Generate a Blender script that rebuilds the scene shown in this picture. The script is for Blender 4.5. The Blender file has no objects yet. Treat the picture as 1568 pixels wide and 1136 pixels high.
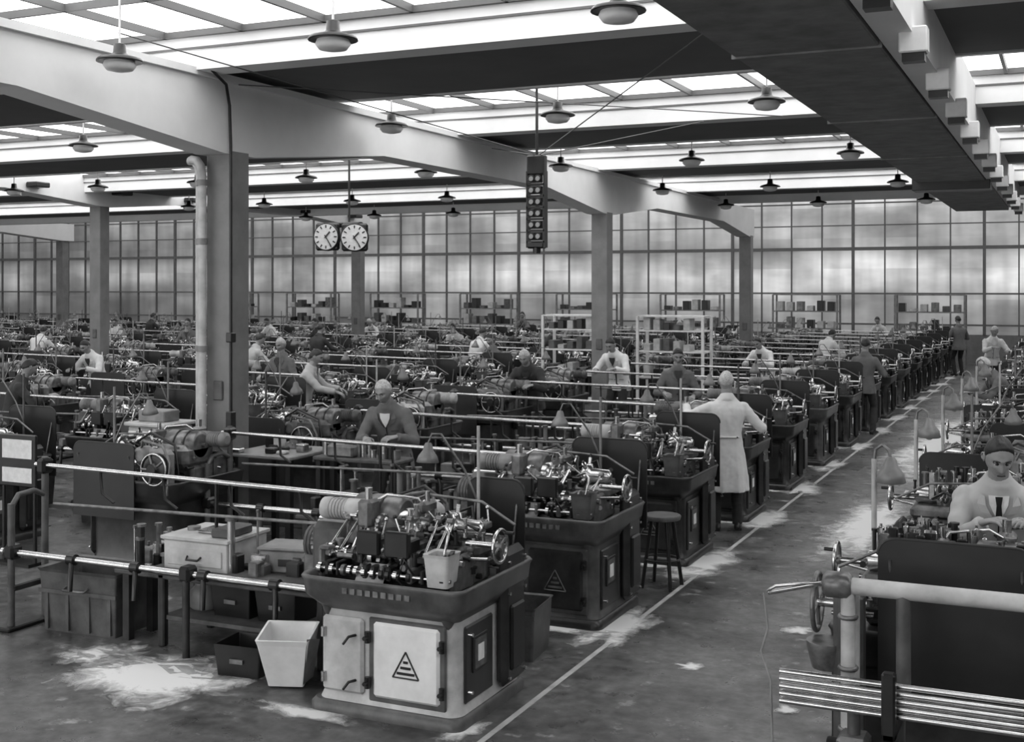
import bpy, math, random
from mathutils import Vector, Matrix, noise
R=random.Random(7)
scene=bpy.context.scene
col=scene.collection
try: scene.view_settings.view_transform='Standard'
except Exception as e: print(e)
# ---------------------------------------------------------------- materials
MT={}
def mat(name,c,rough=.5,metal=0.0,var=.25,scale=6,bump=0.0,spec=.5):
    m=bpy.data.materials.new(name); m.use_nodes=True
    nt=m.node_tree; n=nt.nodes; b=n['Principled BSDF']
    tc=n.new('ShaderNodeTexCoord'); nz=n.new('ShaderNodeTexNoise')
    nz.inputs['Scale'].default_value=scale; nz.inputs['Detail'].default_value=8; nz.inputs['Roughness'].default_value=.6
    nt.links.new(tc.outputs['Object'],nz.inputs['Vector'])
    r=n.new('ShaderNodeValToRGB')
    lo=c*(1-var); hi=min(1,c*(1+var))
    r.color_ramp.elements[0].position=.32; r.color_ramp.elements[0].color=(lo,lo,lo,1)
    r.color_ramp.elements[1].position=.68; r.color_ramp.elements[1].color=(hi,hi,hi,1)
    nt.links.new(nz.outputs['Fac'],r.inputs['Fac']); nt.links.new(r.outputs['Color'],b.inputs['Base Color'])
    mr=n.new('ShaderNodeMapRange'); mr.inputs['To Min'].default_value=max(.05,rough-.12); mr.inputs['To Max'].default_value=min(1,rough+.12)
    nt.links.new(nz.outputs['Fac'],mr.inputs['Value']); nt.links.new(mr.outputs['Result'],b.inputs['Roughness'])
    b.inputs['Metallic'].default_value=metal
    b.inputs['Specular IOR Level'].default_value=spec
    if bump:
        bp=n.new('ShaderNodeBump'); bp.inputs['Strength'].default_value=bump; bp.inputs['Distance'].default_value=.01
        nt.links.new(nz.outputs['Fac'],bp.inputs['Height']); nt.links.new(bp.outputs['Normal'],b.inputs['Normal'])
    MT[name]=m; return m
mat('paint_dark',.026,.32,0,.55,6)
mat('paint_mid',.08,.38,0,.45,6)
mat('paint_midlight',.2,.42,0,.3,6)
mat('paint_light',.46,.45,0,.25,6)
mat('steel',.6,.22,1,.15,14)
mat('cast',.17,.36,.5,.5,10)
mat('black',.010,.33,0,.4,8)
mat('sheet_black',.014,.42,0,.4,3)
mat('paper',.75,.8,0,.1,20)
mat('lampshade',.2,.4,.2,.2,8)
mat('white_paint',.75,.5,0,.12,4)
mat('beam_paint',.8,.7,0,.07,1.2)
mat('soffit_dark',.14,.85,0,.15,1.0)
mat('column_paint',.18,.42,0,.2,3)
mat('duct_grey',.2,.7,0,.3,4,.1)
mat('tote_metal',.1,.42,.4,.4,7)
mat('bench_wood',.08,.7,0,.4,9)
mat('skin',.28,.45,0,.1,40)
mat('hair_dark',.018,.5,0,.3,60)
mat('hair_grey',.5,.6,0,.4,50)
mat('coat_white',.72,.85,0,.06,5)
mat('coat_light',.46,.85,0,.08,5)
mat('coat_grey',.14,.85,0,.15,6)
mat('coat_dark',.04,.85,0,.2,6)
mat('trouser_dark',.025,.9,0,.2,6)
mat('shoe_black',.012,.4,0,.2,6)
mat('eye_white',.6,.3,0,.02,6)
mat('mullion',.12,.5,0,.1,6)
def emis(name,c,strength,kind=''):
    m=bpy.data.materials.new(name); m.use_nodes=True; nt=m.node_tree; n=nt.nodes; b=n['Principled BSDF']
    b.inputs['Base Color'].default_value=(.08,.08,.08,1); b.inputs['Roughness'].default_value=.3
    b.inputs['Emission Color'].default_value=(c,c,c,1); b.inputs['Emission Strength'].default_value=strength
    if kind=='wall':
        tc=n.new('ShaderNodeTexCoord'); L=nt.links.new
        def N(sx,sz,det=4):
            mp=n.new('ShaderNodeMapping'); mp.inputs['Scale'].default_value=(sx,1,sz)
            nz=n.new('ShaderNodeTexNoise'); nz.inputs['Scale'].default_value=1; nz.inputs['Detail'].default_value=det
            L(tc.outputs['Object'],mp.inputs['Vector']); L(mp.outputs['Vector'],nz.inputs['Vector']); return nz.outputs['Fac']
        def MR(src,a,b2,c2,d):
            mr=n.new('ShaderNodeMapRange'); mr.inputs['From Min'].default_value=a; mr.inputs['From Max'].default_value=b2; mr.inputs['To Min'].default_value=c2; mr.inputs['To Max'].default_value=d
            L(src,mr.inputs['Value']); return mr.outputs['Result']
        def MUL(a,b2):
            q=n.new('ShaderNodeMath'); q.operation='MULTIPLY'; L(a,q.inputs[0]); L(b2,q.inputs[1]); return q.outputs[0]
        sep=n.new('ShaderNodeSeparateXYZ'); L(tc.outputs['Object'],sep.inputs[0])
        v=MR(N(.3,.7),.35,.65,.5,1.2)
        v=MUL(v,MR(N(1.6,.25,2),.3,.7,.72,1.2))
        v=MUL(v,MR(sep.outputs['X'],-45,-8,.4,1.0))
        rz=n.new('ShaderNodeValToRGB'); cr=rz.color_ramp
        cr.elements[0].position=.0; cr.elements[0].color=(.35,)*3+(1,); cr.elements[1].position=1; cr.elements[1].color=(.95,)*3+(1,)
        for p,q in((.2,.4),(.3,.6),(.38,1.05),(.45,.9),(.5,.5),(.58,.55),(.7,.8)):
            e=cr.elements.new(p); e.color=(q,q,q,1)
        L(MR(sep.outputs['Z'],0,8,0,1),rz.inputs['Fac'])
        v=MUL(v,rz.outputs['Color'])
        mp2=n.new('ShaderNodeMapping'); mp2.inputs['Scale'].default_value=(1/1.11,0,.9); mp2.inputs['Location'].default_value=(.36,0,0)
        wn=n.new('ShaderNodeTexWhiteNoise'); fl=n.new('ShaderNodeVectorMath'); fl.operation='FLOOR'
        L(tc.outputs['Object'],mp2.inputs['Vector']); L(mp2.outputs['Vector'],fl.inputs[0]); L(fl.outputs[0],wn.inputs['Vector'])
        v=MUL(v,MR(wn.outputs['Value'],0,1,.78,1.15))
        cb=n.new('ShaderNodeCombineXYZ')
        for i in range(3): L(v,cb.inputs[i])
        L(cb.outputs[0],b.inputs['Emission Color'])
    MT[name]=m
emis('skylight_glass',1,2.9)
emis('highbay_glass',1,1.0)
emis('front_fill_glow',1,3.4)  # glow for the added fill surface behind the camera
emis('frosted_glass',1,.74,'wall')
emis('signal_glass',.8,.22)
# floor
m=bpy.data.materials.new('floor_concrete'); m.use_nodes=True; nt=m.node_tree; n=nt.nodes; b=n['Principled BSDF']; MT['floor']=m
tc=n.new('ShaderNodeTexCoord')
n1=n.new('ShaderNodeTexNoise'); n1.inputs['Scale'].default_value=.8; n1.inputs['Detail'].default_value=10; n1.inputs['Roughness'].default_value=.7
n2=n.new('ShaderNodeTexNoise'); n2.inputs['Scale'].default_value=11; n2.inputs['Detail'].default_value=8
n3=n.new('ShaderNodeTexNoise'); n3.inputs['Scale'].default_value=4.2; n3.inputs['Detail'].default_value=8; n3.inputs['Roughness'].default_value=.65
for q in(n1,n2,n3): nt.links.new(tc.outputs['Object'],q.inputs['Vector'])
def ramp(a,ca,b_,cb):
    r=n.new('ShaderNodeValToRGB'); r.color_ramp.elements[0].position=a; r.color_ramp.elements[0].color=(ca,)*3+(1,); r.color_ramp.elements[1].position=b_; r.color_ramp.elements[1].color=(cb,)*3+(1,); return r
r1=ramp(.38,.03,.64,.14); r2=ramp(.3,.6,.72,1.4); r3=ramp(.6,0,.7,.22)
nt.links.new(n1.outputs['Fac'],r1.inputs['Fac']); nt.links.new(n2.outputs['Fac'],r2.inputs['Fac']); nt.links.new(n3.outputs['Fac'],r3.inputs['Fac'])
mx=n.new('ShaderNodeVectorMath'); mx.operation='MULTIPLY'; nt.links.new(r1.outputs['Color'],mx.inputs[0]); nt.links.new(r2.outputs['Color'],mx.inputs[1])
ad=n.new('ShaderNodeVectorMath'); ad.operation='ADD'; nt.links.new(mx.outputs[0],ad.inputs[0]); nt.links.new(r3.outputs['Color'],ad.inputs[1]); nt.links.new(ad.outputs[0],b.inputs['Base Color'])
mr=n.new('ShaderNodeMapRange'); mr.inputs['From Min'].default_value=.3; mr.inputs['From Max'].default_value=.7; mr.inputs['To Min'].default_value=.2; mr.inputs['To Max'].default_value=.55
nt.links.new(n3.outputs['Fac'],mr.inputs['Value']); nt.links.new(mr.outputs['Result'],b.inputs['Roughness'])
# powder
m=bpy.data.materials.new('powder'); m.use_nodes=True; nt=m.node_tree; n=nt.nodes; b=n['Principled BSDF']; MT['powder']=m
b.inputs['Base Color'].default_value=(.8,.8,.8,1); b.inputs['Roughness'].default_value=.95
at=n.new('ShaderNodeAttribute'); at.attribute_name='fade'
tc=n.new('ShaderNodeTexCoord'); nz=n.new('ShaderNodeTexNoise'); nz.inputs['Scale'].default_value=5; nz.inputs['Detail'].default_value=12; nz.inputs['Roughness'].default_value=.75; nz.inputs['Distortion'].default_value=.6
nt.links.new(tc.outputs['Object'],nz.inputs['Vector'])
ad=n.new('ShaderNodeMath'); ad.operation='ADD'; nt.links.new(at.outputs['Fac'],ad.inputs[0]); nt.links.new(nz.outputs['Fac'],ad.inputs[1])
mr=n.new('ShaderNodeMapRange'); mr.inputs['From Min'].default_value=.68; mr.inputs['From Max'].default_value=1.0; mr.inputs['To Max'].default_value=.95
nt.links.new(ad.outputs[0],mr.inputs['Value']); nt.links.new(mr.outputs['Result'],b.inputs['Alpha'])

# ---------------------------------------------------------------- mesh builder
class B:
    def __init__(s): s.v=[];s.f=[];s.m=[];s.sm=[];s.T=Matrix()
    def add(s,vs,fs,m,smooth=False):
        o=len(s.v); s.v.extend([s.T@Vector(v) for v in vs])
        for f in fs: s.f.append([i+o for i in f]); s.m.append(m); s.sm.append(smooth)
    def box(s,x0,x1,y0,y1,z0,z1,m,b=0,M=None):
        if M is not None: old=s.T; s.T=s.T@M
        if b<=0:
            vs=[(x,y,z) for x in(x0,x1) for y in(y0,y1) for z in(z0,z1)]
            s.add(vs,[(0,1,3,2),(4,6,7,5),(0,4,5,1),(2,3,7,6),(0,2,6,4),(1,5,7,3)],m)
        else:
            b=min(b,abs(x1-x0)*.45,abs(y1-y0)*.45,abs(z1-z0)*.45)
            c=((x0+x1)/2,(y0+y1)/2,(z0+z1)/2);h=(abs(x1-x0)/2,abs(y1-y0)/2,abs(z1-z0)/2)
            idx={};vs=[]
            for sx in(-1,1):
                for sy in(-1,1):
                    for sz in(-1,1):
                        sg=(sx,sy,sz)
                        for a in range(3):
                            p=[c[i]+sg[i]*(h[i]-(0 if i==a else b)) for i in range(3)]
                            idx[(sg,a)]=len(vs); vs.append(p)
            fs=[]
            for a in range(3):
                o=[i for i in range(3) if i!=a]
                for sa in(-1,1):
                    q=[]
                    for (u,w) in((-1,-1),(1,-1),(1,1),(-1,1)):
                        g=[0,0,0];g[a]=sa;g[o[0]]=u;g[o[1]]=w;q.append(idx[(tuple(g),a)])
                    fs.append(q)
                for u in(-1,1):
                    for w in(-1,1):
                        g1=[0,0,0];g1[a]=-1;g1[o[0]]=u;g1[o[1]]=w;g2=list(g1);g2[a]=1
                        g1=tuple(g1);g2=tuple(g2)
                        fs.append([idx[(g1,o[0])],idx[(g2,o[0])],idx[(g2,o[1])],idx[(g1,o[1])]])
            for sx in(-1,1):
                for sy in(-1,1):
                    for sz in(-1,1): fs.append([idx[((sx,sy,sz),a)] for a in range(3)])
            s.add(vs,fs,m)
        if M is not None: s.T=old
    def rings(s,rs,m,smooth=True,caps=True):
        n=len(rs[0]);vs=[p for r in rs for p in r];fs=[]
        for i in range(len(rs)-1):
            for j in range(n):
                a=i*n+j;b2=i*n+(j+1)%n; fs.append((a,b2,b2+n,a+n))
        s.add(vs,fs,m,smooth)
        if caps:
            s.add(rs[0],[list(range(n))],m,False); s.add(rs[-1],[list(range(n))],m,False)
    def tube(s,pts,rad,m,seg=8,caps=True,smooth=True):
        pts=[Vector(p) for p in pts]
        if not hasattr(rad,'__len__'): rad=[rad]*len(pts)
        rs=[];up=None
        for i,p in enumerate(pts):
            d=(pts[min(i+1,len(pts)-1)]-pts[max(i-1,0)]).normalized()
            if up is None: up=Vector((0,0,1)) if abs(d.z)<.9 else Vector((1,0,0))
            x=d.cross(up)
            if x.length<1e-4: x=d.cross(Vector((0,1,0)))
            x.normalize(); y=x.cross(d).normalized(); up=y
            rs.append([p+(x*math.cos(t)+y*math.sin(t))*rad[i] for t in [2*math.pi*k/seg for k in range(seg)]])
        s.rings(rs,m,smooth,caps)
    def cyl(s,p0,p1,r,m,seg=12,r2=None): s.tube([p0,p1],[r,r if r2 is None else r2],m,seg)
    def prof(s,c,axis,pr,m,seg=16,caps=True):
        c=Vector(c);a=Vector(axis).normalized()
        x=a.cross(Vector((0,0,1)) if abs(a.z)<.9 else Vector((1,0,0))).normalized();y=a.cross(x)
        s.rings([[c+a*h+(x*math.cos(t)+y*math.sin(t))*r for t in [2*math.pi*k/seg for k in range(seg)]] for h,r in pr],m,True,caps)
    def gear(s,c,axis,r,w,m,teeth=16):
        c=Vector(c);a=Vector(axis).normalized()
        x=a.cross(Vector((0,0,1)) if abs(a.z)<.9 else Vector((1,0,0))).normalized();y=a.cross(x)
        n=teeth*2; rr=[r*(1 if k%2 else .88) for k in range(n)]
        s.rings([[c+a*h+(x*math.cos(2*math.pi*k/n)+y*math.sin(2*math.pi*k/n))*rr[k] for k in range(n)] for h in(0,w)],m,False)
        s.prof(c-a*.008,a,[(0,r*.35),(w+.016,r*.35)],m,10)
    def sph(s,c,r,m,sc=(1,1,1),nu=12,nv=8):
        c=Vector(c)
        s.rings([[c+Vector((math.sin(p)*math.cos(t)*r*sc[0],math.sin(p)*math.sin(t)*r*sc[1],math.cos(p)*r*sc[2])) for t in [2*math.pi*k/nu for k in range(nu)]] for p in [math.pi*(i+.02)/(nv+.04) for i in range(nv+1)]],m)
    def torus(s,c,axis,Rr,r,m,seg=20,k=6):
        c=Vector(c);a=Vector(axis).normalized()
        x=a.cross(Vector((0,0,1)) if abs(a.z)<.9 else Vector((1,0,0))).normalized();y=a.cross(x)
        rs=[]
        for i in range(seg+1):
            t=2*math.pi*i/seg;d=x*math.cos(t)+y*math.sin(t)
            rs.append([c+d*(Rr+r*math.cos(u))+a*r*math.sin(u) for u in [2*math.pi*j/k for j in range(k)]])
        s.rings(rs,m,True,False)
    def rrect(s,secs,m,n=4,caps=True,smooth=False):
        rs=[]
        for x0,x1,y0,y1,z,r in secs:
            ring=[]
            for cx,cy,a0 in((x1-r,y1-r,0),(x0+r,y1-r,90),(x0+r,y0+r,180),(x1-r,y0+r,270)):
                for i in range(n+1):
                    a=math.radians(a0+90*i/n); ring.append((cx+r*math.cos(a),cy+r*math.sin(a),z))
            rs.append(ring)
        s.rings(rs,m,smooth,caps)
    def mesh(s,name,over=None):
        over=over or {}
        me=bpy.data.meshes.new(name); me.from_pydata([tuple(v) for v in s.v],[],s.f)
        names=[];
        for k in s.m:
            k=over.get(k,k)
            if k not in names: names.append(k)
        for k in names: me.materials.append(MT[k])
        me.polygons.foreach_set('material_index',[names.index(over.get(k,k)) for k in s.m])
        me.polygons.foreach_set('use_smooth',s.sm)
        import bmesh
        bm=bmesh.new(); bm.from_mesh(me); bmesh.ops.recalc_face_normals(bm,faces=bm.faces); bm.to_mesh(me); bm.free()
        me.update(); return me
    def obj(s,name,loc=(0,0,0),rz=0,parent=None,over=None):
        return place(name,s.mesh(name,over),loc,rz,parent)
def place(name,me,loc=(0,0,0),rz=0,parent=None):
    o=bpy.data.objects.new(name,me); col.objects.link(o); o.location=loc; o.rotation_euler=(0,0,rz)
    if parent: o.parent=parent
    return o
def empty(name,loc=(0,0,0),rz=0):
    o=bpy.data.objects.new(name,None); col.objects.link(o); o.location=loc; o.rotation_euler=(0,0,rz); o.empty_display_size=.1; return o

# ---------------------------------------------------------------- room shell
XL,XR,YB,YF=-52,12,-7.5,45
b=B(); b.box(XL,XR,YB,YF,-.2,0,'floor'); b.obj('floor')
YK=[9.4+5.535*k for k in range(-3,4)]
b=B(); g=B(); bars=B()
for k,y in enumerate(YK):
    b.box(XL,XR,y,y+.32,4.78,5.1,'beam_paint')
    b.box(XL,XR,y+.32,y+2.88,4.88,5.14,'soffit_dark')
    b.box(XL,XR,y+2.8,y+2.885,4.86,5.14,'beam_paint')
    bars.box(XL,XR,y-.05,y,5.1,5.16,'mullion')
    bars.box(XL,XR,y-.02,y-.001,4.98,5.0,'mullion')
for k,y in enumerate(YK):
    y0=y-2.65
    g.box(XL,XR,y0,y,5.17,5.19,'skylight_glass')
    x=XL+.2
    while x<XR:
        bars.box(x-.018,x+.018,y0,y,5.1,5.17,'mullion'); x+=.93
    bars.box(XL,XR,y0+1.3,y0+1.33,5.1,5.17,'mullion')
b.obj('ceiling'); g.obj('window_skylight'); bars.obj('trim_skylight_bars')
b=B(); b.box(XL,XR,28.89,29.1,4.7,8.2,'beam_paint'); b.obj('wall_clerestory')
b=B(); b.box(XL,XR,29.1,YF,8.2,8.25,'highbay_glass'); b.obj('window_high_bay')
b=B(); b.box(XL,XR,YF,YF+.05,1.0,8.2,'frosted_glass'); b.obj('window_back')
b=B(); b.box(XL,XR,YF-.05,YF+.1,0,1.0,'column_paint'); b.obj('wall_back')
b=B(); b.box(XL,XR,YB-.1,YB,0,.9,'column_paint'); b.box(-1,XR,YB-.1,YB,.9,5.2,'column_paint'); b.obj('wall_front')
b=B(); b.box(XL,-1,YB-.1,YB,.9,5.1,'front_fill_glow'); b.obj('front_fill_panel')  # unseen glowing wall, added to light machine and beam faces turned to camera
b=B()
x=XL+.5
i=0
while x<XR:
    w=.022 if i%4 else .05
    b.box(x-w,x+w,YF-.1,YF,1.0,8.2,'mullion'); x+=1.11; i+=1
for z,w in((1.33,.03),(2.43,.03),(4.05,.06),(4.9,.02),(5.7,.025),(6.6,.05)):
    b.box(XL,XR,YF-.09,YF-.001,z-w,z+w,'mullion')
b.obj('trim_back_glazing_bars')
b=B(); b.box(XL-.2,XL,YB,YF,0,8.2,'column_paint'); b.obj('wall_left')
b=B(); b.box(XR,XR+.2,YB,YF,0,8.2,'column_paint'); b.obj('wall_right')
def girder(name,X,w,zb,zh,zt,cols,y0,y1,brackets=False):
    b=B(); pts=[(y0,zb)]
    for c in cols:
        for yy,zz in((c-2.9,zb),(c-.25,zh),(c+.25,zh),(c+2.9,zb)):
            if y0<yy<y1: pts.append((yy,zz))
    pts.append((y1,zb if cols[-1]+2.9<y1 else zh))
    for (ya,za),(yb,z2) in zip(pts[:-1],pts[1:]):
        vs=[(X-w,ya,za),(X+w,ya,za),(X+w,ya,zt),(X-w,ya,zt),(X-w,yb,z2),(X+w,yb,z2),(X+w,yb,zt),(X-w,yb,zt)]
        b.add(vs,[(0,1,5,4),(1,2,6,5),(2,3,7,6),(3,0,4,7)],'beam_paint')
    for (ya,za) in(pts[0],pts[-1]): b.add([(X-w,ya,za),(X+w,ya,za),(X+w,ya,zt),(X-w,ya,zt)],[(0,1,2,3)],'beam_paint')
    b.box(X-w-.05,X+w+.05,y0,min(y1,28.8),zt-.03,zt+.04,'beam_paint')
    if brackets:
        y=y0+1
        while y<y1:
            b.box(X+w,X+w+.3,y-.2,y+.2,zb+.05,zb+.16,'black',.02); y+=2.5
    b.obj(name)
girder('trim_girder_near',-7.95,.18,4.30,4.02,4.77,[-.93,10.14,21.2,32.3],YB,32.6)
girder('trim_girder_far',-20.2,.25,4.72,4.5,5.3,[10.14,21.2,32.3],8,32.6,True)
girder('trim_girder_outer',-32.5,.25,4.5,4.3,4.9,[10.14,21.2,32.3],8,32.6)
def column(X,Y,top):
    b=B(); b.rrect([(X-.16,X+.16,Y-.15,Y+.15,0,.02),(X-.16,X+.16,Y-.15,Y+.15,top,.02)],'column_paint')
    b.rrect([(X-.2,X+.2,Y-.2,Y+.2,0,.03),(X-.2,X+.2,Y-.2,Y+.2,.12,.03)],'column_paint')
    b.box(X-.06,X+.06,Y-.17,Y-.15,1.5,1.7,'paint_mid',.01)
    return b
for X,t in((-7.92,4.05),(-20.2,4.53),(-32.5,4.33)):
    for Y in(10.14,21.2,32.3):
        column(X,Y,t).obj('column')
b=B()
for X,Y in((-8.15,9.98),(-8.06,9.9)):
    b.tube([(X,Y,0),(X,Y,3.8),(X-.02,Y,3.9),(X-.07,Y,3.96),(X-.14,Y,3.97)],.046,'paint_light',12)
    for z in(.8,2.0,3.1,3.7): b.cyl((X,Y,z),(X,Y,z+.06),.054,'paint_midlight',12)
b.obj('heating_pipe')
b=B(); X,Y=-7.72,9.93
b.tube([(X,Y,1.2),(X,Y,4.1),(X,Y-.02,4.5),(X+.02,Y-.1,4.7),(X+.1,Y-.45,4.8)],.016,'black',8)
b.box(X-.04,X+.04,Y-.04,Y+.04,1.2,1.4,'black',.01); b.box(X-.04,X+.04,Y-.04,Y+.04,2.1,2.2,'black',.01)
b.obj('electrical_conduit')
b=B()
b.box(-2.3,-1.24,1.5,21.1,4.4,4.77,'duct_grey',.01); b.box(-2.38,-1.16,21.1,21.6,4.27,4.77,'black',.01); b.box(-2.3,-1.2,21.6,28.8,4.36,4.77,'duct_grey',.01)
for y in(5.,9.,13.,17.,25.): b.box(-2.32,-1.22,y,y+.03,4.385,4.77,'duct_grey')
b.obj('ventilation_duct')
b=B(); b.box(-1.22,-.98,YB,28.8,4.42,5.0,'beam_paint')
y=5.2
while y<28:
    b.box(-1.07,-.88,y,y+.15,4.28,4.46,'white_paint',.01); b.box(-1.05,-.9,y+.02,y+.13,4.22,4.28,'black'); y+=1.75
b.obj('trim_girder_right')
b=B()
b.cyl((0,0,0),(0,0,.52),.01,'white_paint',6)
b.prof((0,0,0),(0,0,-1),[(-.1,.02),(-.09,.05),(-.02,.055),(0,.07),(.03,.18),(.05,.195),(.06,.195),(.055,.17)],'black',20)
b.prof((0,0,0),(0,0,-1),[(.04,.12),(.09,.14),(.13,.11),(.145,.04)],'white_paint',18)
lm=b.mesh('pendant_lamp')
for Y in(7.95,12.5,17.8,23.1,28.0):
    for X in(-2.85,-5.2,-7.35,-9.8,-12.2,-14.6,-17,-19.2,.4,2.8):
        place('pendant_lamp',lm,(X,Y,4.64))
for X in(-5.2,-2.85): place('pendant_lamp',lm,(X,2.5,4.64))
b=B()
for p,q in(((-6,13.8,4.3),(-7.6,8.2,4.9)),((-6,13.8,4.3),(-2.6,9.5,4.76)),((-6,13.8,4.3),(-7.7,16,4.7)),((-6,13.8,4.3),(-4.2,14.9,4.76)),((-7.6,9.9,4.7),(-3.2,14.85,4.76))):
    b.cyl(p,q,.007,'mullion',5)
b.obj('stay_wire')
b=B(); X,Y=-6,13.75
b.cyl((X,Y,4.2),(X,Y,5.17),.018,'black',6)
b.box(X-.12,X+.12,Y-.06,Y+.06,4.05,4.3,'black',.02)
for dx in(-.125,.105): b.box(X+dx,X+dx+.02,Y-.05,Y+.05,3.15,4.1,'black')
for i in range(6):
    z=3.22+i*.143
    b.box(X-.12,X+.12,Y-.05,Y+.05,z-.012,z+.012,'black')
    for dx in(-.045,.045):
        b.prof((X+dx,Y-.05,z+.07),(0,-1,0),[(0,.034),(.03,.034)],'signal_glass',12); b.torus((X+dx,Y-.08,z+.07),(0,1,0),.038,.009,'black',14,5)
    b.box(X-.08,X+.08,Y-.02,Y,z+.02,z+.12,'black')
b.box(X-.12,X+.12,Y-.06,Y+.06,3.14,3.23,'black',.02); b.cyl((X,Y,3.08),(X,Y,3.15),.05,'black')
b.obj('signal_lamp_board')
def clock(X,Y,Z,ry):
    b=B(); b.T=Matrix.Translation((X,Y,Z))@Matrix.Rotation(ry,4,'Z')
    b.box(-.25,.25,0,.08,-.26,.27,'black',.05)
    b.prof((0,.06,0),(0,-1,0),[(0,.27),(.075,.27),(.09,.26)],'black',32)
    b.prof((0,-.03,0),(0,-1,0),[(0,.245),(.012,.245)],'paper',32)
    b.torus((0,-.035,0),(0,1,0),.255,.012,'black',32,6)
    for i in range(12):
        a=i*math.pi/6; M=Matrix.Rotation(-a,4,'Y')
        b.box(-.011,.011,-.05,-.041,.17,.225,'black',0,M)
    b.box(-.013,.013,-.058,-.05,-.03,.13,'black',0,Matrix.Rotation(math.radians(42),4,'Y'))
    b.box(-.009,.009,-.058,-.05,-.04,.2,'black',0,Matrix.Rotation(math.radians(148),4,'Y'))
    return b
c=empty('hanging_clock',(0,0,0))
clock(-12.86,19.45,3.62,.12).obj('dial_left',parent=c); clock(-12.27,19.5,3.6,.45).obj('dial_right',parent=c)
b=B(); b.cyl((-12.55,19.75,3.85),(-12.55,19.75,5.1),.02,'black',6); b.box(-12.9,-12.2,19.55,19.7,3.8,3.9,'black',.02); b.obj('bracket',parent=c)

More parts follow.
